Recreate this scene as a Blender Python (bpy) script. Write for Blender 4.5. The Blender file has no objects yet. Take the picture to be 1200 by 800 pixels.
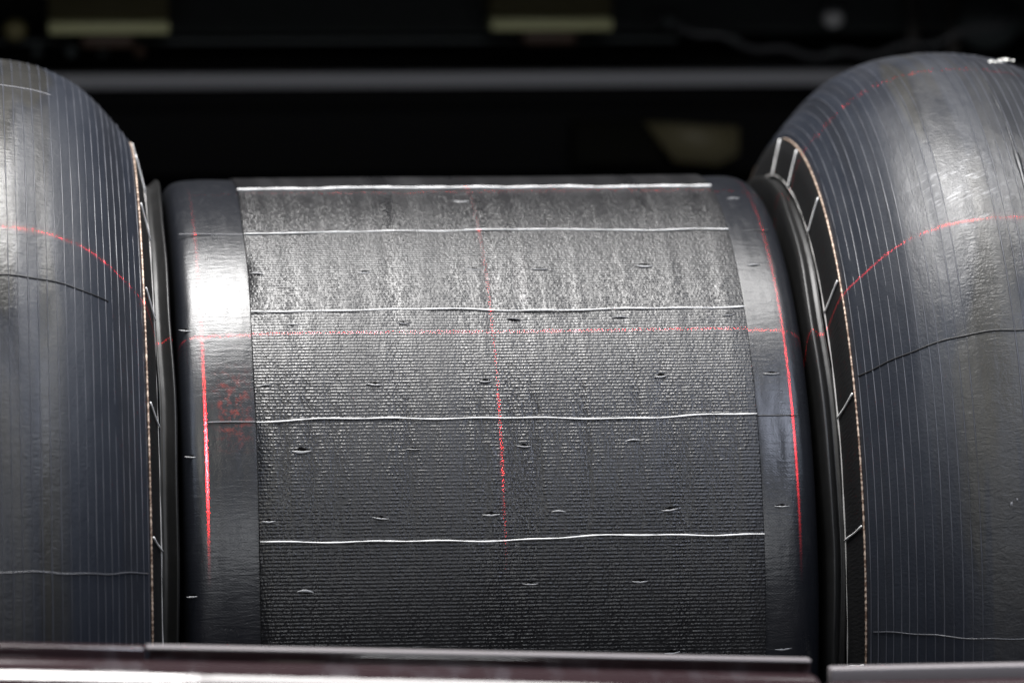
import bpy, math, random
import numpy as np
from mathutils import Vector, Matrix
random.seed(7)
R = math.radians
H = 1.0                      # height of the common axis above the floor
sc = bpy.context.scene
COL = sc.collection

# ------------------------------------------------------------------ camera
cam_d = bpy.data.cameras.new('camera'); cam = bpy.data.objects.new('camera', cam_d); COL.objects.link(cam)
yaw, pit, roll = 0.115417098, R(7.0), 0.00268366
Fv = Vector((math.sin(yaw)*math.cos(pit), math.cos(yaw)*math.cos(pit), -math.sin(pit)))
Xv = Fv.cross(Vector((0, 0, 1))).normalized(); Uv = Xv.cross(Fv)
Xr = Xv*math.cos(roll)+Uv*math.sin(roll); Ur = -Xv*math.sin(roll)+Uv*math.cos(roll)
m = Matrix((Xr, Ur, -Fv)).transposed().to_4x4(); m.translation = Vector((-0.43995267, -3.54313486, 0.61860749+H))
cam.matrix_world = m
cam_d.sensor_width = 36; cam_d.lens = 5740.52/1200*36
cam_d.clip_start = 0.05; cam_d.clip_end = 100
cam_d.dof.use_dof = True; cam_d.dof.focus_distance = 3.33; cam_d.dof.aperture_fstop = 4.2
sc.camera = cam

# ------------------------------------------------------------------ world + view
w = bpy.data.worlds.new('World'); sc.world = w; w.use_nodes = True
bg = w.node_tree.nodes['Background']; bg.inputs[0].default_value = (0.75, 0.82, 1.0, 1); bg.inputs[1].default_value = 0.012
sc.view_settings.view_transform = 'Standard'; sc.view_settings.look = 'None'
sc.view_settings.exposure = 0.0; sc.view_settings.gamma = 1.0

# ------------------------------------------------------------------ lamps of the hall, and added lights for tone and reflections
def area(name, loc, target, sx, sy, power, col):
    l = bpy.data.lights.new(name, 'AREA'); l.shape = 'RECTANGLE'; l.size = sx; l.size_y = sy
    l.energy = power; l.color = col
    o = bpy.data.objects.new(name, l); COL.objects.link(o); o.location = loc
    d = Vector(target)-Vector(loc); o.rotation_euler = d.to_track_quat('-Z', 'Y').to_euler()
    return o
area('ceiling_lamp', (-0.42, 0.07, H+2.45), (-0.42, 0.07, H), 0.95, 1.0, 124, (1, 0.985, 0.97))
area('ceiling_lamp', (0.56, 0.10, H+2.45), (0.56, 0.10, H), 0.92, 0.90, 41, (1, 0.985, 0.97))
area('ceiling_lamp_front', (0.1, -5.2, H+2.2), (0.0, 0, H), 2.2, 0.30, 46, (0.95, 0.97, 1.0))
area('added_cool_light', (-1.9, -1.6, H+2.5), (-0.5, 0, H), 0.7, 1.6, 15, (0.72, 0.82, 1.0))  # added light, gives the left tyre its bluish side tone
area('added_reflection_light', (0.98, -1.95, H+2.45), (0.29, -0.2, H+0.2), 0.55, 1.0, 30, (0.76, 0.82, 1.0))  # added light, set so a cool reflection falls on the right crown
area('added_reflection_light', (-0.85, -2.2, H+2.4), (-0.42, -0.2, H+0.2), 0.4, 0.9, 12, (1.0, 0.96, 0.84))  # added light, set so a warm reflection falls on the left crown
area('added_cool_light', (1.9, -1.2, H+2.5), (0.4, 0, H), 0.7, 1.6, 18, (0.72, 0.82, 1.0))  # added light for a bluish tone from the right

def laser(name, loc, rot, plane_half, power, lo, hi, peak, breakup=0.0):
    """line projector: a point source whose light leaves in one thin fan"""
    l = bpy.data.lights.new(name, 'SPOT'); l.shadow_soft_size = 0.0; l.spot_size = R(110); l.spot_blend = 0
    l.energy = power; l.color = (1, 0.016, 0.020); l.use_nodes = True
    nt = l.node_tree; N = nt.nodes; K = nt.links
    em = N['Emission']
    tc = N.new('ShaderNodeTexCoord'); sp = N.new('ShaderNodeSeparateXYZ'); K.new(tc.outputs['Normal'], sp.inputs[0])
    def mt(op, a, b=None, c=None):
        n = N.new('ShaderNodeMath'); n.operation = op
        for i, v in enumerate((a, b, c)):
            if v is None: continue
            if hasattr(v, 'links') or hasattr(v, 'is_output'): K.new(v, n.inputs[i])
            else: n.inputs[i].default_value = v
        return n.outputs[0]
    z = mt('ABSOLUTE', sp.outputs[2])
    u = mt('DIVIDE', sp.outputs[0], z); v = mt('DIVIDE', sp.outputs[1], z)
    a = mt('ABSOLUTE', u)
    s = mt('SUBTRACT', 1.0, mt('DIVIDE', a, plane_half)); s = mt('MAXIMUM', s, 0.0)
    # brightness along the fan: rises from lo to peak and falls to hi
    r1 = N.new('ShaderNodeMapRange'); r1.interpolation_type = 'SMOOTHSTEP'; K.new(v, r1.inputs[0])
    r1.inputs[1].default_value = lo; r1.inputs[2].default_value = peak
    r2 = N.new('ShaderNodeMapRange'); r2.interpolation_type = 'SMOOTHSTEP'; K.new(v, r2.inputs[0])
    r2.inputs[1].default_value = hi; r2.inputs[2].default_value = peak
    k = mt('MULTIPLY', mt('MULTIPLY', r1.outputs[0], r2.outputs[0]), s)
    k = mt('MULTIPLY', k, 42.0)
    K.new(k, em.inputs['Strength'])
    o = bpy.data.objects.new(name, l); COL.objects.link(o); o.location = loc; o.rotation_euler = rot
    return o
def fan_rot(loc, target, xaxis):
    f = (Vector(target)-Vector(loc)).normalized(); z = -f
    x = Vector(xaxis); x = (x-z*x.dot(z)).normalized(); y = z.cross(x)
    return Matrix((x, y, z)).transposed().to_euler()
def ring_pt(x, deg, r): return Vector((x, -r*math.sin(R(deg)), H+r*math.cos(R(deg))))
# fans across the axis (lines that run round the carcass); +v = towards the top
for X, deg, pw, lo, hi, pk in ((-0.2675, 50, 84, -0.155, 0.22, -0.02), (-0.067, 50, 24, -0.15, 0.27, 0.02), (0.1357, 50, 90, -0.155, 0.26, -0.02)):
    L = ring_pt(X, deg, 1.25)
    laser('line_laser', L, fan_rot(L, ring_pt(X, deg, 0), (1, 0, 0)), 0.00125, pw, lo, hi, pk)
# fans through the axis (lines that run along it)
for src, tgt, pw, half, hi in (((-0.05, -0.738, H+1.179), (-0.05, -0.2110, H+0.2132), 54, 0.0011, 1.1), (tuple(ring_pt(-0.05, 10.2, 1.35)), tuple(ring_pt(-0.05, 10.2, 0)), 34, 0.0012, 0.23)):
    f = (Vector(tgt)-Vector(src)).normalized()
    laser('line_laser', src, fan_rot(src, tgt, (0, -f.z, f.y)), half, pw, -1.1, hi, 0.02)

# ------------------------------------------------------------------ node helper
class Mat:
    def __init__(s, name, base=(0.02, 0.02, 0.02), rough=0.5, metal=0.0, spec=0.5):
        s.m = bpy.data.materials.new(name); s.m.use_nodes = True
        s.N = s.m.node_tree.nodes; s.K = s.m.node_tree.links; s.b = s.N['Principled BSDF']
        s.b.inputs['Base Color'].default_value = (*base, 1); s.b.inputs['Roughness'].default_value = rough
        s.b.inputs['Metallic'].default_value = metal; s.b.inputs['Specular IOR Level'].default_value = spec
    def put(s, sock, v):
        if isinstance(v, bpy.types.NodeSocket): s.K.new(v, sock)
        else: sock.default_value = v
    def math(s, op, a, b=None, c=None, clamp=False):
        n = s.N.new('ShaderNodeMath'); n.operation = op; n.use_clamp = clamp
        for i, v in enumerate((a, b, c)):
            if v is not None: s.put(n.inputs[i], v)
        return n.outputs[0]
    def polar(s):
        """X along the axis and arc length (metres at radius 0.3) round it"""
        tc = s.N.new('ShaderNodeTexCoord'); sp = s.N.new('ShaderNodeSeparateXYZ'); s.K.new(tc.outputs['Object'], sp.inputs[0])
        th = s.math('ARCTAN2', s.math('MULTIPLY', sp.outputs[1], -1.0), sp.outputs[2])
        return sp.outputs[0], s.math('MULTIPLY', th, 0.3)
    def vec(s, x, y, z=0.0):
        n = s.N.new('ShaderNodeCombineXYZ'); s.put(n.inputs[0], x); s.put(n.inputs[1], y); s.put(n.inputs[2], z); return n.outputs[0]
    def noise(s, v, scale=1.0, detail=2.0, rough=0.5, dist=0.0, dim='3D'):
        n = s.N.new('ShaderNodeTexNoise'); n.inputs['Scale'].default_value = scale; n.inputs['Detail'].default_value = detail
        n.inputs['Roughness'].default_value = rough; n.inputs['Distortion'].default_value = dist
        if v is not None: s.K.new(v, n.inputs['Vector'])
        return n.outputs['Fac']
    def ramp(s, f, pts, interp='LINEAR'):
        n = s.N.new('ShaderNodeValToRGB'); s.K.new(f, n.inputs[0]); n.color_ramp.interpolation = interp
        e = n.color_ramp.elements
        while len(e) < len(pts): e.new(0.5)
        for i, (p, c) in enumerate(pts):
            e[i].position = p; e[i].color = (c, c, c, 1) if not isinstance(c, tuple) else (*c, 1)
        return n.outputs[0]
    def mr(s, f, a, b, c, d):
        n = s.N.new('ShaderNodeMapRange'); s.put(n.inputs[0], f)
        for i, v in enumerate((a, b, c, d)): s.put(n.inputs[i+1], v)
        return n.outputs[0]
    def mix(s, f, a, b):
        n = s.N.new('ShaderNodeMix'); n.data_type = 'RGBA'; s.put(n.inputs[0], f)
        for k, v in ((6, a), (7, b)):
            s.put(n.inputs[k], (*v, 1) if isinstance(v, tuple) else v)
        return n.outputs[2]
    def bump(s, h, dist, strength=1.0, prev=None):
        n = s.N.new('ShaderNodeBump'); s.put(n.inputs['Height'], h); n.inputs['Distance'].default_value = dist; n.inputs['Strength'].default_value = strength
        if prev is not None: s.K.new(prev, n.inputs['Normal'])
        return n.outputs[0]
    def out(s, **k):
        for n, v in k.items(): s.put(s.b.inputs[n.replace('_', ' ')], v)
        return s.m

# --- ribbed tread sheet
M = Mat('ribbed_rubber', rough=0.42)
X, W = M.polar()
wob = M.noise(M.vec(M.math('MULTIPLY', X, 55), M.math('MULTIPLY', W, 55)), 1, 3)
col_ = M.noise(M.vec(M.math('MULTIPLY', X, 34), M.math('MULTIPLY', W, 1.2), 3.1), 1, 2, 0.6)
col2 = M.noise(M.vec(M.math('MULTIPLY', X, 110), M.math('MULTIPLY', W, 5), 7.7), 1, 2, 0.6)
ph = M.math('ADD', M.math('MULTIPLY', W, 2*math.pi/0.00245), M.math('MULTIPLY', wob, 2.2))
row = M.math('FLOOR', M.math('DIVIDE', M.math('ADD', ph, math.pi/2), 2*math.pi))
g1 = M.noise(M.vec(M.math('MULTIPLY', X, 560), M.math('MULTIPLY', row, 5.37)), 1, 1, 0.5)
g2 = M.noise(M.vec(M.math('MULTIPLY', X, 700), M.math('MULTIPLY', W, 1100)), 1, 1, 0.5)
grain = M.math('ADD', M.math('MULTIPLY', g1, 0.72), M.math('MULTIPLY', g2, 0.28))
rib = M.math('MULTIPLY_ADD', M.math('SINE', ph), 0.5, 0.5)
cl = M.math('MULTIPLY_ADD', M.math('COSINE', M.math('ADD', M.math('MULTIPLY', X, 2*math.pi/0.0172), M.math('MULTIPLY', M.math('ADD', wob, col_), 7.0))), 0.17, 0.88)
amp = M.math('MULTIPLY', M.mr(grain, 0.36, 0.60, 0.1, 1.5), cl)
h = M.math('ADD', M.math('MULTIPLY', rib, amp), M.math('MULTIPLY', grain, 1.7))
n1 = M.bump(h, 0.00019, 1.0)
pleat = M.math('POWER', M.math('MULTIPLY_ADD', M.math('COSINE', M.math('ADD', M.math('MULTIPLY', X, 2*math.pi/0.0343), M.math('MULTIPLY', wob, 1.6))), 0.5, 0.5), 10.0)
n2 = M.bump(M.math('ADD', M.math('ADD', col_, M.math('MULTIPLY', col2, 0.4)), M.math('MULTIPLY', pleat, 0.16)), 0.0010, 1.0, n1)
fleck = M.noise(M.vec(M.math('MULTIPLY', X, 300), M.math('MULTIPLY', W, 300), 2), 1, 1)
base = M.mix(M.ramp(fleck, [(0.60, 0.0), (0.72, 1.0)]), (0.008, 0.008, 0.009), (0.016, 0.015, 0.016))
m_rib = M.out(Specular_IOR_Level=0.46, Base_Color=base, Roughness=M.mr(col_, 0.35, 0.65, 0.25, 0.40), Normal=n2)
# --- smooth calendered band on the shoulders
M = Mat('calendered_rubber', rough=0.3)
X, W = M.polar()
g = M.noise(M.vec(M.math('MULTIPLY', X, 650), M.math('MULTIPLY', W, 900)), 1, 2, 0.6)
weave = M.math('ADD', M.math('SINE', M.math('MULTIPLY', M.math('ADD', W, X), 2*math.pi/0.0021)), M.math('SINE', M.math('MULTIPLY', M.math('SUBTRACT', W, X), 2*math.pi/0.0021)))
lw = M.noise(M.vec(M.math('MULTIPLY', X, 30), M.math('MULTIPLY', W, 8)), 1, 3)
wr = M.noise(M.vec(M.math('MULTIPLY', X, 60), M.math('MULTIPLY', W, 330)), 1, 3, 0.6, 0.6)
n1 = M.bump(M.math('ADD', g, M.math('MULTIPLY', weave, 0.05)), 0.00011, 1.0)
n2 = M.bump(M.math('ADD', lw, M.math('MULTIPLY', wr, 0.10)), 0.0020, 1.0, n1)
sm = M.noise(M.vec(M.math('MULTIPLY', X, 130), M.math('MULTIPLY', W, 60), 6), 1, 4, 0.7, 0.8)
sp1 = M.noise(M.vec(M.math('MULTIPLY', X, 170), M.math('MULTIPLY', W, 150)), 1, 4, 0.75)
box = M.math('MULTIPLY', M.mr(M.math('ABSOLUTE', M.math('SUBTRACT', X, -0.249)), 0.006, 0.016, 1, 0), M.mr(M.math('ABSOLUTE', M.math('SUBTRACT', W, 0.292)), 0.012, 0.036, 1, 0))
red = M.math('MULTIPLY', M.ramp(sp1, [(0.49, 0.0), (0.66, 1.0)]), box)  # speckled reflection of the laser, painted into the band colour
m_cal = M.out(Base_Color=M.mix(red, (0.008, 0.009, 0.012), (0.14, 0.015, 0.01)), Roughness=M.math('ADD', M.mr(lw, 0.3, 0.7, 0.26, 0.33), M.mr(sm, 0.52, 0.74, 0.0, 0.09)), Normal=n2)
# --- moulded tyre body
def body_mat(name, xc, seed, scuffed=False):
    M = Mat(name, rough=0.35, spec=0.36)
    X, W = M.polar()
    xr = M.math('SUBTRACT', X, xc)
    strips = M.noise(M.vec(M.math('MULTIPLY', X, 60), M.math('MULTIPLY', W, 1.5), seed), 1, 2, 0.6)
    blot = M.noise(M.vec(M.math('MULTIPLY', X, 14), M.math('MULTIPLY', W, 9), seed+3), 1, 4, 0.6)
    fine = M.noise(M.vec(M.math('MULTIPLY', X, 520), M.math('MULTIPLY', W, 520), seed), 1, 3, 0.65)
    crink = M.noise(M.vec(M.math('MULTIPLY', X, 90), M.math('MULTIPLY', W, 320), seed), 1, 3, 0.6, 1.2)
    ax = M.math('ABSOLUTE', xr)
    crown = M.mr(M.math('ADD', ax, M.math('MULTIPLY', M.math('SUBTRACT', blot, 0.5), 0.02)), 0.050, 0.062, 1.0, 0.0)
    worn = M.math('MULTIPLY', crown, M.ramp(blot, [(0.42, 0.15), (0.62, 1.0)]))
    base = M.mix(worn, (0.016, 0.0180, 0.0235), (0.028, 0.028, 0.028))
    st2 = M.noise(M.vec(M.math('MULTIPLY', X, 38), M.math('MULTIPLY', W, 5), seed+11), 1, 1, 0.4)
    base = M.mix(M.math('MULTIPLY', M.ramp(strips, [(0.44, 0.0), (0.50, 1.0)]), 0.55), base, (0.012, 0.0155, 0.024))  # bluish reflection bands painted into the rubber colour
    base = M.mix(M.math('MULTIPLY', M.math('MULTIPLY', M.ramp(st2, [(0.52, 0.0), (0.57, 1.0)]), crown), 0.6), base, (0.032, 0.030, 0.024))  # olive reflection bands painted into the crown colour
    if scuffed:
        base = M.mix(M.mr(xr, 0.0115, 0.013, 0.0, 0.8), base, (0.011, 0.012, 0.015))
        ell = M.math('ADD', M.math('POWER', M.math('DIVIDE', M.math('ADD', xr, 0.028), 0.040), 2.0), M.math('POWER', M.math('DIVIDE', M.math('SUBTRACT', W, 0.185), 0.036), 2.0))
        msk = M.math('MULTIPLY', M.mr(ell, 0.2, 1.1, 1.0, 0.0), M.ramp(M.noise(M.vec(M.math('MULTIPLY', X, 70), M.math('MULTIPLY', W, 70), 9), 1, 3, 0.7), [(0.46, 0.0), (0.60, 1.0)]))
        sc_ = M.noise(M.vec(M.math('MULTIPLY', X, 70), M.math('MULTIPLY', M.math('ADD', W, M.math('MULTIPLY', X, 0.35)), 520), 4), 1, 3, 0.7, 0.5)
        scr = M.math('MULTIPLY', M.ramp(sc_, [(0.50, 0.0), (0.66, 1.0)]), msk)
        base = M.mix(M.math('MULTIPLY', scr, 0.8), base, (0.30, 0.30, 0.31))
    n1 = M.bump(fine, 0.00026, 1.0)
    n2 = M.bump(M.math('MULTIPLY', crink, M.math('ADD', 0.05, M.math('MULTIPLY', worn, 0.45))), 0.0009, 1.0, n1)
    n3 = M.bump(M.math('ADD', M.math('MULTIPLY', strips, 0.35), blot), 0.0022, 1.0, n2)
    return M.out(Base_Color=base, Roughness=M.math('ADD', M.math('SUBTRACT', M.mr(blot, 0.35, 0.65, 0.36, 0.52), M.math('MULTIPLY', crown, M.mr(st2, 0.46, 0.54, 0.0, 0.09))), M.mr(strips, 0.42, 0.58, -0.05, 0.05)), Normal=n3)
XL, XR = -0.4205, 0.288      # centres of the two tyres (the shapes sit at their own origins)
m_bodyL = body_mat('tyre_rubber_a', 0.0, 1.3)
m_bodyR = body_mat('tyre_rubber_b', 0.0, 5.1, True)
m_line = Mat('lit_ridge_rubber', (0.055, 0.058, 0.07), 0.40).m  # same rubber as the body; light caught by the ridges is in the colour
M = Mat('matt_ply'); X, W = M.polar()
pn = M.noise(M.vec(M.math('MULTIPLY', X, 500), M.math('MULTIPLY', W, 500)), 1, 2)
pw = M.math('SINE', M.math('MULTIPLY', M.math('ADD', W, X), 2*math.pi/0.003))
m_ply = M.out(Base_Color=(0.0035, 0.0035, 0.004, 1), Specular_IOR_Level=0.2, Roughness=0.7, Normal=M.bump(M.math('ADD', pn, M.math('MULTIPLY', pw, 0.06)), 0.0003))
M = Mat('skirt_rubber'); X, W = M.polar()
sn = M.noise(M.vec(M.math('MULTIPLY', X, 40), M.math('MULTIPLY', W, 14)), 1, 3)
m_skirt = M.out(Base_Color=(0.009, 0.009, 0.009, 1), Specular_IOR_Level=0.35, Roughness=0.42, Normal=M.bump(sn, 0.002))
M = Mat('white_cotton'); tc = M.N.new('ShaderNodeTexCoord')
m_white = M.out(Base_Color=M.mix(M.noise(tc.outputs['Object'], 260, 2), (0.62, 0.61, 0.60), (0.86, 0.86, 0.85)), Roughness=0.75)
m_grey = Mat('grey_thread', (0.16, 0.16, 0.17), 0.6).m
m_seam = Mat('seam_rubber', (0.05, 0.052, 0.06), 0.35).m
m_mid = Mat('dimmed_white_thread', (0.36, 0.35, 0.34), 0.6).m  # white thread greyed, its weaker light put into the colour
m_dark = Mat('dark_thread', (0.012, 0.012, 0.013), 0.5).m
M = Mat('copper_cord'); X, W = M.polar()
cn = M.noise(M.vec(M.math('MULTIPLY', X, 200), M.math('MULTIPLY', W, 420)), 1, 2)
m_cord = M.out(Base_Color=M.mix(M.ramp(cn, [(0.42, 0.0), (0.6, 1.0)]), (0.13, 0.08, 0.055), (0.50, 0.39, 0.31)), Roughness=0.5, Metallic=0.25)
m_pit = Mat('slit_shadow', (0.002, 0.002, 0.002), 0.9, 0.0, 0.05).m
m_lip = Mat('slit_lip', (0.22, 0.22, 0.225), 0.3).m  # light caught by the lip is put into its pale colour
m_chalk = Mat('white_paint', (0.8, 0.8, 0.76), 0.8).m
M = Mat('brushed_steel', (0.42, 0.42, 0.44), 0.2, 1.0); tc = M.N.new('ShaderNodeTexCoord'); mp = M.N.new('ShaderNodeMapping'); M.K.new(tc.outputs['Object'], mp.inputs[0])
mp.inputs['Rotation'].default_value = (0, 0, R(28)); mp.inputs['Scale'].default_value = (120, 20, 40)
s1 = M.noise(mp.outputs[0], 1, 3, 0.6); s2 = M.noise(tc.outputs['Object'], 28, 3)
m_steel = M.out(Base_Color=M.mix(M.ramp(s2, [(0.45, 0.0), (0.62, 1.0)]), (0.50, 0.49, 0.51), (0.34, 0.30, 0.31)), Roughness=M.mr(s2, 0.35, 0.7, 0.07, 0.17), Normal=M.bump(M.math('ADD', s1, M.math('MULTIPLY', s2, 2.0)), 0.0004))
M = Mat('glossy_coated_bar', rough=0.1, spec=0.6); tc = M.N.new('ShaderNodeTexCoord'); mp = M.N.new('ShaderNodeMapping'); M.K.new(tc.outputs['Object'], mp.inputs[0])
mp.inputs['Rotation'].default_value = (0, 0, R(35)); mp.inputs['Scale'].default_value = (45, 12, 20)
s1 = M.noise(mp.outputs[0], 1, 3, 0.6); s2 = M.noise(tc.outputs['Object'], 22, 3)
m_coat = M.out(Base_Color=M.mix(M.ramp(s1, [(0.5, 0.0), (0.62, 1.0)]), (0.030, 0.018, 0.020), (0.044, 0.034, 0.038)), Roughness=M.mr(s1, 0.4, 0.7, 0.07, 0.20), Normal=M.bump(M.math('ADD', M.math('MULTIPLY', s1, 0.4), s2), 0.0004))
m_lipp = Mat('pale_coated_metal', (0.16, 0.145, 0.15), 0.5).m
m_black = Mat('black_paint', (0.003, 0.003, 0.0035), 0.7, 0.0, 0.12).m
m_panel = Mat('dark_green_grey_paint', (0.035, 0.042, 0.043), 0.6).m
m_rail = Mat('grey_rail_metal', (0.30, 0.30, 0.32), 0.5, 0.0).m
m_khaki = Mat('khaki_paint', (0.50, 0.50, 0.27), 0.5).m
m_khakid = Mat('olive_paint', (0.16, 0.14, 0.06), 0.6).m
m_brown = Mat('brown_paint', (0.05, 0.025, 0.014), 0.6).m
m_knob = Mat('pale_plastic', (0.55, 0.55, 0.55), 0.4).m
m_red = Mat('red_glow_colour', (0.5, 0.01, 0.02), 0.4).m
m_floor = Mat('grey_floor_paint', (0.05, 0.05, 0.052), 0.5).m

# ------------------------------------------------------------------ mesh helpers
def mesh_obj(name, V, F, mats, parent=None, smooth=True, loc=None, mi=None):
    me = bpy.data.meshes.new(name); me.from_pydata([tuple(v) for v in V], [], F); me.update()
    for mm in (mats if isinstance(mats, (list, tuple)) else [mats]): me.materials.append(mm)
    if smooth: me.polygons.foreach_set('use_smooth', [True]*len(F))
    if mi: me.polygons.foreach_set('material_index', mi)
    o = bpy.data.objects.new(name, me); COL.objects.link(o); o.parent = parent
    if loc: o.location = loc
    return o
def link_copy(o, parent=None, name=None):
    c = o.copy(); COL.objects.link(c); c.parent = parent if parent else o.parent
    return c
def tag(o, label=None, cat=None, group=None, kind=None):
    for k, v in (('label', label), ('category', cat), ('group', group), ('kind', kind)):
        if v: o[k] = v
    return o
def root(name, loc, label, cat, group=None):
    o = bpy.data.objects.new(name, None); COL.objects.link(o); o.location = loc; o.empty_display_size = 0.1
    return tag(o, label, cat, group)
def lathe(prof, segs=256, fn=None, closed=False):
    V = []; F = []; n = len(prof)
    for i in range(segs):
        t = 2*math.pi*i/segs
        for j, (x, r) in enumerate(prof):
            dx, dr = fn(t, j) if fn else (0, 0)
            V.append((x+dx, -(r+dr)*math.sin(t), (r+dr)*math.cos(t)))
    for i in range(segs):
        a = i*n; b = ((i+1) % segs)*n
        for j in range(n-1+(1 if closed else 0)):
            k = (j+1) % n
            F.append((a+j, a+k, b+k, b+j))
    return V, F
def dense(pts, k):
    """Catmull-Rom through the points"""
    P = [pts[0]]+list(pts)+[pts[-1]]; out = []
    for i in range(1, len(P)-2):
        for s in range(k):
            t = s/k; p0, p1, p2, p3 = P[i-1], P[i], P[i+1], P[i+2]
            out.append(tuple(0.5*((2*p1[d])+(-p0[d]+p2[d])*t+(2*p0[d]-5*p1[d]+4*p2[d]-p3[d])*t*t+(-p0[d]+3*p1[d]-3*p2[d]+p3[d])*t**3) for d in (0, 1)))
    out.append(tuple(pts[-1])); return out
def tube(path, rad, sides=6, cap=True):
    """tube along 3-D points; rad may be a function of the index"""
    V = []; F = []; n = len(path)
    for i, p in enumerate(path):
        p = Vector(p); d = (Vector(path[min(i+1, n-1)])-Vector(path[max(i-1, 0)])).normalized()
        a = Vector((p.x*0.0, p.y, p.z)); a = a if a.length > 1e-6 else Vector((0, 0, 1))
        a = (a-d*a.dot(d)).normalized(); b = d.cross(a); rr = rad(i) if callable(rad) else rad
        for s in range(sides):
            t = 2*math.pi*s/sides; V.append(p+a*rr*math.cos(t)+b*rr*math.sin(t))
    for i in range(n-1):
        for s in range(sides):
            s2 = (s+1) % sides; F.append((i*sides+s, i*sides+s2, (i+1)*sides+s2, (i+1)*sides+s))
    if cap: F.append(tuple(range(sides))[::-1]); F.append(tuple((n-1)*sides+s for s in range(sides)))
    return V, F
def box(x0, x1, y0, y1, z0, z1, bev=0.002, seg=2):
    import bmesh
    bm = bmesh.new(); bmesh.ops.create_cube(bm, size=1)
    for v in bm.verts: v.co = Vector(((x0+x1)/2+v.co.x*(x1-x0), (y0+y1)/2+v.co.y*(y1-y0), (z0+z1)/2+v.co.z*(z1-z0)))
    if bev: bmesh.ops.bevel(bm, geom=bm.edges[:], offset=bev, segments=seg, affect='EDGES', profile=0.5)
    V = [v.co.copy() for v in bm.verts]; F = [tuple(v.index for v in f.verts) for f in bm.faces]; bm.free(); return V, F

# ------------------------------------------------------------------ the setting
V, F = box(-4, 4, -7, 4, -0.1, 0.0, 0); o = mesh_obj('floor', V, F, m_floor, smooth=False); tag(o, kind='structure')
V, F = box(-3, 3, 0.90, 1.0, 0.0, 3.0, 0); o = mesh_obj('wall', V, F, m_black, smooth=False); tag(o, kind='structure')

hood = root('added_shade_hood', (0, 0.62, 0), 'added unseen black hood shading the dark bay behind the tyres', 'added hood')  # out of view, added to keep lamp light off the bay
V, F = box(-1.6, 1.6, -0.16, 0.26, H+0.46, H+0.48, 0.003); mesh_obj('added_shade_top', V, F, m_black, hood)
for s in (-1, 1):
    V, F = box(s*1.56-0.03, s*1.56+0.03, 0.02, 0.26, 0, H+0.459, 0.003); mesh_obj('added_shade_side', V, F, m_black, hood)

# ------------------------------------------------------------------ centre carcass
A = (0, 0, H)
drum = root('tyre_carcass', A, 'dark barrel shaped raw tyre carcass with ribbed rubber sheet between the two bulging tyres', 'tyre carcass')
def rough_edge(t, j):
    return (0.0, 0.00025*math.sin(5*t+j)+0.0002*math.sin(11*t+2.0))
# ribbed tread sheet, slightly proud of the bands with its own cut edges
def sheet_fn(t, j):
    px = -0.2330+max(0, min(26, j-2))*(0.3430/26)
    dr = 0.00020*math.sin(7*t+22*px)+0.00015*math.sin(17*t+30*px)
    dx = 0.0
    if j <= 1: dx = 0.0003*math.sin(13*t)
    return dx, dr
prof = [(-0.2334, 0.2985), (-0.2334, 0.3007)]+[(-0.2330+i*(0.3430/26), 0.3009) for i in range(27)]+[(0.1106, 0.3007), (0.1106, 0.2985)]
V, F = lathe(prof, 320, sheet_fn); mesh_obj('tread_sheet', V, F, m_rib, drum)
# shoulder bands
pl = dense([(-0.2345, 0.2996), (-0.250, 0.2998), (-0.262, 0.2995), (-0.272, 0.2986), (-0.2785, 0.2962), (-0.2822, 0.2915), (-0.2838, 0.285), (-0.284, 0.275), (-0.284, 0.24), (-0.28, 0.17)], 5)
pl = [(-0.2325, 0.2994)]+pl
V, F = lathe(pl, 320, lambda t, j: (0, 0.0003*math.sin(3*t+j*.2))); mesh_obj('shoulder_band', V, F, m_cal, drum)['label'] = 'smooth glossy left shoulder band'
pr = dense([(0.1117, 0.2996), (0.122, 0.2997), (0.132, 0.2994), (0.1405, 0.2975), (0.1468, 0.2925), (0.1500, 0.285), (0.1508, 0.275), (0.1508, 0.24), (0.147, 0.17)], 5)
pr = [(0.1097, 0.2994)]+pr
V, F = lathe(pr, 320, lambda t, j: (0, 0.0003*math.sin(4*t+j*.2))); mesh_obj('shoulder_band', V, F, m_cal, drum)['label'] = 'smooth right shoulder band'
# rubber skirts beyond each end
def skirt(prof, s, ph):
    def fn(t, j):
        d = math.degrees(t); d = d-360 if d > 180 else d
        kink = math.exp(-((d-9)/5.0)**2)*0.0035*(1 if s > 0 else 0.5)
        return (0.0012*math.sin(6*t+ph)*0.6+0.0004*math.sin(15*t)+kink*s*0.6, 0.0008*math.sin(5*t+ph)+0.0004*math.sin(13*t)+(-kink if s > 0 else kink*0.9 if 3 <= j <= 14 else 0))
    V, F = lathe(dense(prof, 4), 300, fn); return mesh_obj('rubber_skirt', V, F, m_skirt, drum)
skirt([(0.1535, 0.22), (0.1540, 0.27), (0.1548, 0.292), (0.1562, 0.2985), (0.1580, 0.3000), (0.1605, 0.2985), (0.1625, 0.2962), (0.1645, 0.2965), (0.1660, 0.2962), (0.1662, 0.290), (0.165, 0.22)], 1, 0.4)
skirt([(-0.2866, 0.22), (-0.2866, 0.27), (-0.2870, 0.292), (-0.2878, 0.2985), (-0.2890, 0.2998), (-0.2915, 0.2975), (-0.2950, 0.2950), (-0.2985, 0.2945), (-0.2990, 0.288), (-0.298, 0.22)], -1, 1.7)
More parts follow.
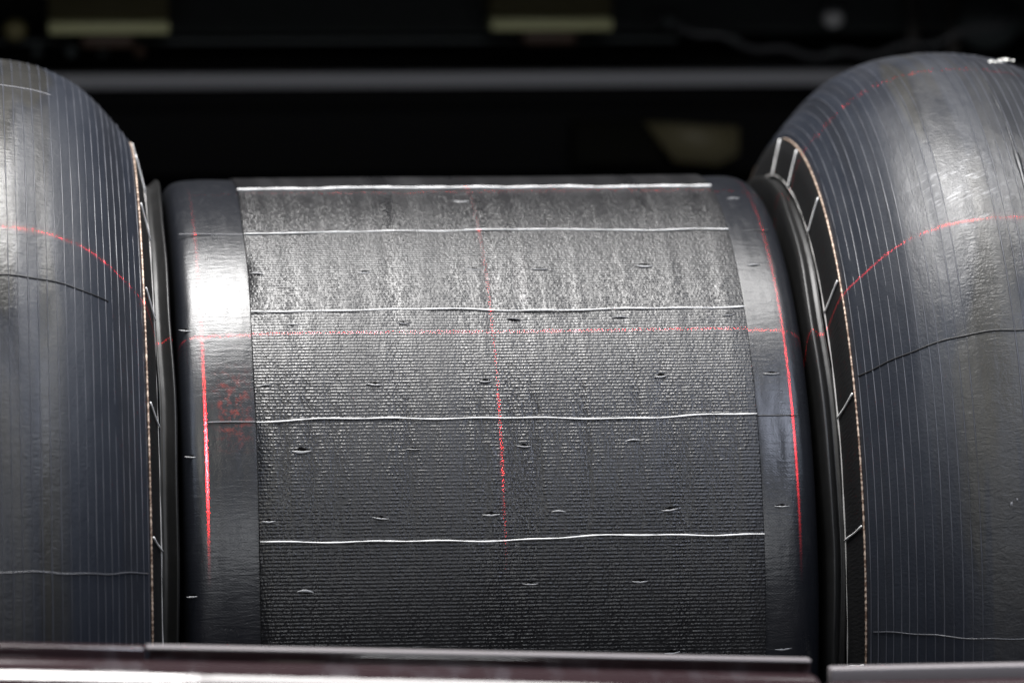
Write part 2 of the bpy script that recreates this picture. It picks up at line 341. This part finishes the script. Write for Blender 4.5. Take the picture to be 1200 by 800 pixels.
# white threads laid along the sheet
ANG = [8.4, 24.2, 41.0, 58.0, 74.2]
def line_pts(x0, x1, deg, r, wav, seed, n=70):
    rnd = random.Random(seed); a = [rnd.uniform(0, 6.28) for _ in range(4)]; P = []
    for i in range(n+1):
        x = x0+(x1-x0)*i/n
        d = deg+wav*(0.20*math.sin(x*21+a[0])+0.11*math.sin(x*47+a[1])+0.06*math.sin(x*120+a[2]))
        rr = r+0.0002*math.sin(x*90+a[3]); t = R(d); P.append((x, -rr*math.sin(t), rr*math.cos(t)))
    return P
k = 0
for deg in ANG+[91.0+16.5*i for i in range(15)]:
    k += 1
    P = line_pts(-0.2330, 0.1106, deg, 0.3014, 1.0, k)
    V, F = tube(P, (lambda i, b=(0.00056 if deg > 10 else 0.0009), q=k: b*(1+0.22*math.sin(i*0.9+q)+0.16*math.sin(i*2.3+2*q))), 6); mesh_obj('white_thread', V, F, m_white, drum)
for deg, x0 in ((24.2, -0.279), (58.0, -0.266)):
    V, F = tube(line_pts(x0, -0.2335, deg, 0.2999, 0.6, int(deg), 24), 0.00045, 5); o = mesh_obj('shoulder_thread', V, F, m_grey, drum); o['label'] = 'faint grey thread pressed into the shoulder'
for deg in (24.2, 58.0):
    V, F = tube(line_pts(0.111, 0.140, deg, 0.2996, 0.6, int(deg)+3, 20), 0.0004, 5); mesh_obj('shoulder_thread', V, F, m_dark, drum)
# vent slits: a dark lens with a raised lip, one mesh shared by all
def slit_mesh(seed, up):
    rnd = random.Random(seed); V = []; F = []; mi = []; n = 12; L = 0.0050
    for i in range(n+1):
        s = -1+2*i/n; hh = 0.0014*(1-abs(s)**1.2)*(1+0.25*rnd.uniform(-1, 1))
        V += [(s*L, 0.0009*s*s*0.3-hh*0.5, 0.00015), (s*L, 0.0009*s*s*0.3+hh, 0.00015)]
    for i in range(n): F.append((2*i, 2*i+2, 2*i+3, 2*i+1)); mi.append(0)
    b = len(V)
    for i in range(n+1):                       # lip along the lower edge
        s = -1+2*i/n; hh = 0.0010*(1-abs(s)**1.5); y = -(hh*0.6+0.0002)*up; rr = 0.00022+0.00055*(1-s*s)*(1+0.3*rnd.uniform(-1, 1))
        for q in range(6):
            t = 2*math.pi*q/6; V.append((s*L*1.05, y+rr*math.cos(t)*0.9, rr*math.sin(t)*0.9))
    for i in range(n):
        for q in range(6):
            q2 = (q+1) % 6; F.append((b+i*6+q, b+i*6+q2, b+(i+1)*6+q2, b+(i+1)*6+q)); mi.append(1)
    return V, F, mi
protos = []
for sd, up in ((1, 1), (2, 1), (3, -1)):
    V, F, mi = slit_mesh(sd, up); me = bpy.data.meshes.new('vent_slit'); me.from_pydata(V, [], F)
    me.materials.append(m_pit); me.materials.append(m_lip); me.polygons.foreach_set('material_index', mi); me.polygons.foreach_set('use_smooth', [True]*len(F)); protos.append(me)
rA = [-0.226, -0.1515, -0.076, -0.030, 0.046, 0.123]; rB = [-0.278, -0.204, -0.128, -0.0515, 0.0235, 0.0995]
rnd = random.Random(5)
for i, deg in enumerate([14.6, 24.0, 33.3, 42.9, 52.5, 61.9, 71.1, 80.2, 89.6, 99, 108]):
    for x in (rB if i % 2 else rA):
        if (deg < 30 and rnd.random() < 0.75) or rnd.random() < 0.06: continue
        d = deg-(x+0.1)*3.0+rnd.uniform(-.15, .15); xx = x+rnd.uniform(-.001, .001)
        rr = 0.3012 if -0.2334 < xx < 0.1106 else (0.2975 if xx < -0.27 else 0.2998)
        me = protos[rnd.randrange(3)]; o = bpy.data.objects.new('vent_slit', me); COL.objects.link(o); o.parent = drum
        t = R(d); o.location = (xx, -rr*math.sin(t), rr*math.cos(t)); o.rotation_euler = (t, 0, 0)
        s = rnd.uniform(0.8, 1.25); o.scale = (s, s*rnd.uniform(.8, 1.4), rnd.uniform(.6, 1.1)); o.rotation_euler = (t, 0, 0); o.rotation_euler.rotate_axis('Z', rnd.uniform(-.12, .12))

# ------------------------------------------------------------------ the two bulging tyres
half = [(0.1125, 0.3275), (0.1095, 0.3325), (0.1010, 0.3430), (0.0900, 0.3558), (0.0775, 0.3675), (0.0660, 0.3750), (0.0500, 0.3823), (0.0320, 0.3870), (0.0140, 0.3891), (0.0, 0.3895)]
hp = dense(half, 5)
full = [(-x, r) for x, r in hp]+[(x, r) for x, r in hp[::-1][1:]]
arc = [0.0]
for i in range(1, len(full)): arc.append(arc[-1]+math.dist(full[i], full[i-1]))
def at_arc(s):
    i = max(1, int(np.searchsorted(arc, s))); i = min(i, len(full)-1)
    f = (s-arc[i-1])/(arc[i]-arc[i-1]); a, b = full[i-1], full[i]
    return a[0]+(b[0]-a[0])*f, a[1]+(b[1]-a[1])*f
SP = 0.0066; nl = int(arc[-1]/SP); ring_mesh = {}
def ring_tube(x, r, rad, segs, seed, amp=0.0):
    rnd = random.Random(seed); ph = [rnd.uniform(0, 6.28) for _ in range(5)]; P = []
    V = []; F = []; S = 4
    for i in range(segs):
        t = 2*math.pi*i/segs
        dx = amp*(math.sin(3*t+ph[0])+0.5*math.sin(11*t+ph[1])+0.3*math.sin(29*t+ph[2]))
        rd = rad*(1+0.30*math.sin(5*t+ph[3])+0.28*math.sin(23*t+ph[4])+0.25*math.sin(61*t+ph[0]))
        for s in range(S):
            a = 2*math.pi*s/S; V.append((x+dx+rd*math.cos(a), -(r+rd*math.sin(a))*math.sin(t), (r+rd*math.sin(a))*math.cos(t)))
    for i in range(segs):
        for s in range(S):
            s2 = (s+1) % S; j = (i+1) % segs; F.append((i*S+s, j*S+s, j*S+s2, i*S+s2))
    return V, F
def make_tyre(xc, label, body, side, skip):
    t_ = root('raw_tyre', (xc, 0, H), label, 'raw tyre', 'bulging raw tyres either side of the carcass')
    rn = random.Random(int(xc*1000)); ph = [rn.uniform(0, 6) for _ in range(4)]
    V, F = lathe(full, 320, lambda t, j: (0, 0.00006*math.sin(9*t+ph[1]+j*.2)))
    mesh_obj('tyre_body', V, F, body, t_)
    for i in range(1, nl+1):
        if i in skip: continue
        x, r = at_arc((i-0.35)*SP)
        key = i
        if key not in ring_mesh:
            V, F = ring_tube(x, r+0.0001+(0.00015 if 12 < i < nl-12 else 0), 0.00034, 260, i, 0.0002)
            ring_mesh[key] = mesh_obj('moulding_ridge', V, F, m_line, t_)
        else: link_copy(ring_mesh[key], t_)
    # sidewalls: beaded cord, matt ply panel, inner lip
    for s in (-1, 1):
        V = []; F = []; segs = 1500; S = 6
        for i in range(segs):
            t = 2*math.pi*i/segs; t0_ = i/segs; t = R(-3.0)+t0_*R(338); rd = 0.00075*(1+0.2*math.sin(t*500))
            for q in range(S):
                a = 2*math.pi*q/S; V.append((s*0.1133+rd*math.cos(a), -(0.3272+rd*math.sin(a))*math.sin(t), (0.3272+rd*math.sin(a))*math.cos(t)))
        for i in range(segs-1):
            for q in range(S):
                q2 = (q+1) % S; j = i+1; F.append((i*S+q, j*S+q, j*S+q2, i*S+q2))
        o = mesh_obj('bead_cord', V, F, m_cord, t_); o['label'] = 'twisted copper coloured cord round the tyre edge'
        prof = [(s*0.1110, 0.3285), (s*0.1140, 0.3262), (s*0.1175, 0.315), (s*0.1208, 0.3003), (s*0.1212, 0.297), (s*0.119, 0.285), (s*0.112, 0.24), (s*0.105, 0.17)]
        V, F = lathe(prof, 256); mesh_obj('sidewall_ply', V, F, m_ply, t_)
        V, F = ring_tube(s*0.1210, 0.3002, 0.00048, 300, 40+s, 0.0003); mesh_obj('inner_thread', V, F, m_mid if s*side > 0 else m_dark, t_)
        for i in range(21):
            deg = -8.0+16.5*i if i else -4.2
            P = []
            for q in range(9):
                f = q/8; dd = deg+1.2*f*(1 if deg > 0 else 0.8)-0.6+0.05*math.sin(q*0.9+i); rr = 0.3268+(0.3000-0.3268)*f
                xx = s*((0.1140+(0.1208-0.1140)*f)+0.0010); P.append((xx, -rr*math.sin(R(dd)), rr*math.cos(R(dd))))
            V, F = tube(P, 0.00065, 6); mesh_obj('zigzag_thread', V, F, m_white if s*side > 0 else m_dark, t_)
    return t_
def cross(t_, deg, s0, s1, rad, mat, name, seed, slope=0.0, off=0.0002):
    rnd = random.Random(seed); a = [rnd.uniform(0, 6.28) for _ in range(3)]; P = []; n = 70
    for i in range(n+1):
        s = s0+(s1-s0)*i/n; x, r = at_arc(s); d = deg+slope*(s-s0)+0.12*math.sin(s*60+a[0])+0.06*math.sin(s*170+a[1])
        r += off; P.append((x, -r*math.sin(R(d)), r*math.cos(R(d))))
    V, F = tube(P, rad, 5); return mesh_obj(name, V, F, mat, t_)
AL = arc[-1]
left = make_tyre(XL, 'left bulging black raw tyre with a smooth crown, cut off by the photo edge', m_bodyL, 1, ())
right = make_tyre(XR, 'right bulging black raw tyre with scuffed crown and white zigzag threads on its side', m_bodyR, -1, (15, 16, 17, 18))
cross(left, 47.3, 0.05, AL-0.040, 0.0006, m_dark, 'cross_seam', 3)
cross(left, 78.2, 0.02, AL-0.004, 0.0006, m_seam, 'cross_seam', 4)
cross(left, 14.0, 0.08, AL-0.080, 0.0005, m_grey, 'cross_seam', 5)
cross(right, 55.6, 0.004, AL-0.02, 0.0006, m_dark, 'cross_seam', 6, -6)
cross(right, 86.2, 0.006, 0.17, 0.0005, m_seam, 'cross_seam', 7)
cross(right, 23.0, 0.165, 0.20, 0.0004, m_dark, 'cross_seam', 8, 20)
# splice edges of the wide crown strip on the right tyre
x, r = at_arc(0.148); V, F = ring_tube(x, r-0.0006, 0.0016, 300, 77, 0.0004); mesh_obj('splice_edge', V, F, m_bodyR, right)
# chalky white paint dabs
def blob(x, deg, r, sx, sy, seed):
    rnd = random.Random(seed); V = [(0, 0, 0.0006)]; n = 16
    for i in range(n):
        a = 2*math.pi*i/n; k = 1+rnd.uniform(-.3, .3); V.append((sx*k*math.cos(a), sy*k*math.sin(a), 0.0001))
    F = [(0, 1+i, 1+(i+1) % n) for i in range(n)]
    o = mesh_obj('paint_dab', V, F, m_chalk, right); t = R(deg); o.location = (x, -r*math.sin(t), r*math.cos(t)); o.rotation_euler = (t, 0, rnd.uniform(-.3, .3)); return o
dab = random.Random(12)
for k in range(13):
    blob(0.0215+0.0022*k+dab.uniform(-.0008, .0008), 4.6-0.10*k+dab.uniform(-.9, .9), 0.3873, dab.uniform(.0006, .0015), dab.uniform(.0022, .0055), k)
for x, deg, s in ((-0.0245, 73.0, .0008), (-0.0085, 73.4, .0014), (-0.0205, 72.6, .0006)):
    blob(x, deg, 0.3893, s, s*1.6, int(s*1e5)).data.materials[0] = m_grey

# ------------------------------------------------------------------ spindle that carries all three
sp = root('machine_spindle', (0, 0, 0), 'steel spindle running through the carcass and both tyres', 'spindle')
V, F = lathe([(-0.95, 0.0), (-0.95, 0.06), (0.95, 0.06), (0.95, 0.0)], 48); o = mesh_obj('shaft', V, F, m_steel, sp, loc=(0, 0, H))
for x, r, wd in ((XL, 0.1699, 0.19), (XR, 0.1699, 0.19), (-0.067, 0.1699, 0.40)):
    V, F = lathe([(x-wd/2, 0.061), (x-wd/2, r), (x+wd/2, r), (x+wd/2, 0.061)], 64); mesh_obj('hub', V, F, m_black, sp, loc=(0, 0, H), smooth=False)
for s in (-1, 1):
    V, F = box(s*0.95-0.06, s*0.95+0.06, -0.12, 0.12, 0.0, H+0.12, 0.01); mesh_obj('bearing_post', V, F, m_black, sp)

# ------------------------------------------------------------------ foreground guard bars
g = root('guard_bar', (-0.30, -0.55, 0), 'long blurred polished steel guard bar crossing the bottom left foreground', 'guard bar')
RB = 0.040
def round_bar(x0, x1, r):
    return lathe([(x0, 0.0), (x0, r-0.006), (x0+0.002, r-0.002), (x0+0.006, r), (x1-0.006, r), (x1-0.002, r-0.002), (x1, r-0.006), (x1, 0.0)], 72)
V, F = round_bar(-0.55, 0.402, RB)
b = mesh_obj('bar', V, F, m_coat, g, loc=(0, 0, H+0.0114)); b.rotation_euler = (0, R(2.25), 0)
V, F = box(-0.020, 0.397, 0.010, 0.016, RB-0.004, RB+0.0052, 0.0005, 1); o = mesh_obj('web', V, F, m_coat, g, loc=(0, 0, H+0.0114)); o.rotation_euler = (0, R(2.25), 0)
V, F = box(-0.54, -0.0225, 0.004, 0.017, RB-0.004, RB+0.0074, 0.002, 2); o = mesh_obj('rear_flange', V, F, m_coat, g, loc=(0, 0, H+0.0114)); o.rotation_euler = (0, R(2.25), 0)
V, F = box(-0.022, 0.397, 0.006, 0.017, RB+0.0056, RB+0.0076, 0.0009, 2); o = mesh_obj('back_lip', V, F, m_lipp, g, loc=(0, 0, H+0.0114)); o.rotation_euler = (0, R(2.25), 0)
V, F = box(-0.50, -0.46, -0.02, 0.02, 0.0, H-0.02, 0.003); mesh_obj('leg', V, F, m_black, g)
V, F = box(0.30, 0.34, -0.02, 0.02, 0.0, H-0.045, 0.003); mesh_obj('leg', V, F, m_black, g)
g2 = root('guard_bar', (0.30, -0.55, 0), 'short pale steel guard bar at the bottom right, lower than the long bar', 'guard bar')
V, F = round_bar(-0.194, 0.45, 0.040); mesh_obj('bar', V, F, m_coat, g2, loc=(0, 0, H-0.0093))
V, F = box(-0.190, 0.44, 0.002, 0.014, 0.036, 0.0478, 0.0015, 2); mesh_obj('back_lip', V, F, m_lipp, g2, loc=(0, 0, H-0.0093))
V, F = box(0.30, 0.34, -0.02, 0.02, 0.0, H-0.045, 0.003); mesh_obj('leg', V, F, m_black, g2)
rc = root('red_glow_piece', (-0.273, -0.584, H+0.028), 'small red piece added for the red glow on the long guard bar', 'glow piece')  # added piece, its red colour stands for a glow reflected in the bar
V, F = box(-0.006, 0.006, -0.006, 0.004, -0.012, 0.006, 0.002); mesh_obj('glow_body', V, F, m_red, rc)
V, F = tube([(-0.004, -0.006, -0.004), (0.004, -0.006, -0.004)], 0.002, 6); mesh_obj('glow_pin', V, F, m_red, rc)

# ------------------------------------------------------------------ dark bay behind
def simple(name, V, F, mat, label, cat, loc, group=None):
    o = mesh_obj(name, V, F, mat); o.location = loc; return tag(o, label, cat, group)
V, F = box(-1.5, 1.5, 0, 0.03, -0.0065, 0.0065, 0.002)
simple('metal_rail', V, F, m_rail, 'long blurred grey metal rail across the dark bay behind', 'rail', (0, 0.735, H+0.3215))
V, F = box(-1.5, 1.5, 0, 0.02, -0.03, 0.03, 0.004)
simple('lower_rail', V, F, m_black, 'dark lower rail under the grey rail behind the tyres', 'rail', (0, 0.80, H+0.262))
V, F = box(-0.45, 0.60, 0, 0.02, 0.0, 0.08, 0.004)
simple('cover_panel', V, F, m_panel, 'very dark green grey cover panel at the top of the bay', 'panel', (0.10, 0.80, H+0.358))
for x0, x1, z0, lb in ((-0.350, -0.245, 0.3625, 'khaki terminal box at the top left of the dark bay'), (0.038, 0.146, 0.3640, 'khaki terminal box at the top middle of the dark bay')):
    t_ = root('terminal_box', ((x0+x1)/2, 0.75, H+z0), lb, 'terminal box', 'khaki terminal boxes in the bay')
    wd = (x1-x0)/2
    V, F = box(-wd, wd, 0, 0.045, 0.0115, 0.05, 0.003); mesh_obj('housing', V, F, m_khakid, t_)
    V, F = box(-wd, wd, -0.006, 0.040, 0.0, 0.011, 0.002); mesh_obj('front_strip', V, F, m_khaki, t_)
    V, F = box(-wd*0.45, wd*0.42, 0.004, 0.035, -0.013, -0.0005, 0.002); mesh_obj('cable_gland', V, F, m_brown, t_)
def ball(r, sq=1.0):
    pr = [(r*math.cos(a)*sq, r*math.sin(a)) for a in [math.pi*i/14 for i in range(15)]]; return lathe(pr, 24)
for x, z, r, mt_, lb in ((0.344, 0.3745, 0.0095, m_knob, 'round pale knob above the right tyre in the dark bay'), (0.196, 0.372, 0.006, m_panel, 'small dim knob beside the middle khaki box'), (-0.379, 0.366, 0.010, m_khakid, 'small dim olive knob left of the left khaki box')):
    k_ = root('knob', (x, 0.75, H+z), lb, 'knob')
    V, F = ball(r); mesh_obj('knob_cap', V, F, mt_, k_)
    V, F = tube([(0, 0, 0), (0, 0.05, 0.0001)], 0.003, 8); mesh_obj('stem', V, F, m_black, k_)
# dim khaki bracket above the carcass on the right
V = []; F = []
pts = [(0.178, 0.281), (0.262, 0.276), (0.262, 0.252), (0.245, 0.243), (0.205, 0.246)]
for y in (0.0, 0.02):
    for x, z in pts: V.append((x-0.22, y, z-0.262))
n = len(pts); F = [tuple(range(n)), tuple(range(n, 2*n))[::-1]]+[(i, i+n, (i+1) % n+n, (i+1) % n) for i in range(n)]
simple('bracket_plate', V, F, Mat('dark_khaki', (0.11, 0.095, 0.05), 0.6).m, 'dim khaki bracket plate in the dark bay left of the right tyre', 'bracket', (0.22, 0.76, H+0.262))
V, F = box(-0.04, 0.04, 0, 0.02, -0.02, 0.02, 0.003)
simple('blanking_plate', V, F, Mat('dim_olive', (0.0045, 0.0045, 0.003), 0.8, 0.0, 0.1).m, 'barely visible olive cover plate in the bay above the carcass', 'cover plate', (0.155, 0.772, H+0.262))
V, F = lathe([(0, 0.0), (0, 0.028), (0.012, 0.030), (0.02, 0.024), (0.02, 0)], 32)
o = simple('round_housing', V, F, m_panel, 'dim round housing at the top right of the bay', 'housing', (0.49, 0.77, H+0.372)); o.rotation_euler = (0, 0, R(90))

# small fittings that break up the bay
V, F = box(-0.33, 0.30, 0, 0.012, 0, 0.004, 0.001)
simple('thin_bar', V, F, m_panel, 'thin dim metal bar under the dark cover panel at the top of the bay', 'bar', (-0.09, 0.785, H+0.351))
cb = root('cable_run', (0, 0.77, H), 'thin dim black cable sagging across the top right of the bay', 'cable')
P = [(0.18+0.34*i/30, 0, 0.375-0.035*math.sin(math.pi*i/30)+0.003*math.sin(i*1.3)) for i in range(31)]
V, F = tube(P, 0.0028, 8); mesh_obj('cable', V, F, Mat('cable_rubber', (0.05, 0.05, 0.055), 0.4).m, cb)
for i in (7, 15, 23):
    V, F = box(P[i][0]-0.003, P[i][0]+0.003, -0.004, 0.03, P[i][2]-0.004, P[i][2]+0.004, 0.001); mesh_obj('cable_clip', V, F, m_panel, cb)
for px, lb in ((0.425, 'dim narrow upright post at the top right of the bay, left one of two'), (0.462, 'dim narrow upright post at the top right of the bay, right one of two')):
    V, F = box(-0.006, 0.006, 0, 0.012, -0.05, 0.06, 0.002)
    simple('upright_post', V, F, Mat('dim_brown_paint', (0.030, 0.026, 0.022), 0.5).m, lb, 'post', (px, 0.79, H+0.385), 'upright posts in the bay')
fr = root('pipe_fitting', (-0.33, 0.775, H+0.345), 'row of small dim fittings under the left khaki box', 'fitting')
for i, x in enumerate((-0.03, 0.0, 0.028, 0.06)):
    V, F = ball(0.0045+0.001*(i % 2)); mesh_obj('fitting_cap', V, F, m_panel if i != 3 else m_brown, fr, loc=(x, 0, 0))
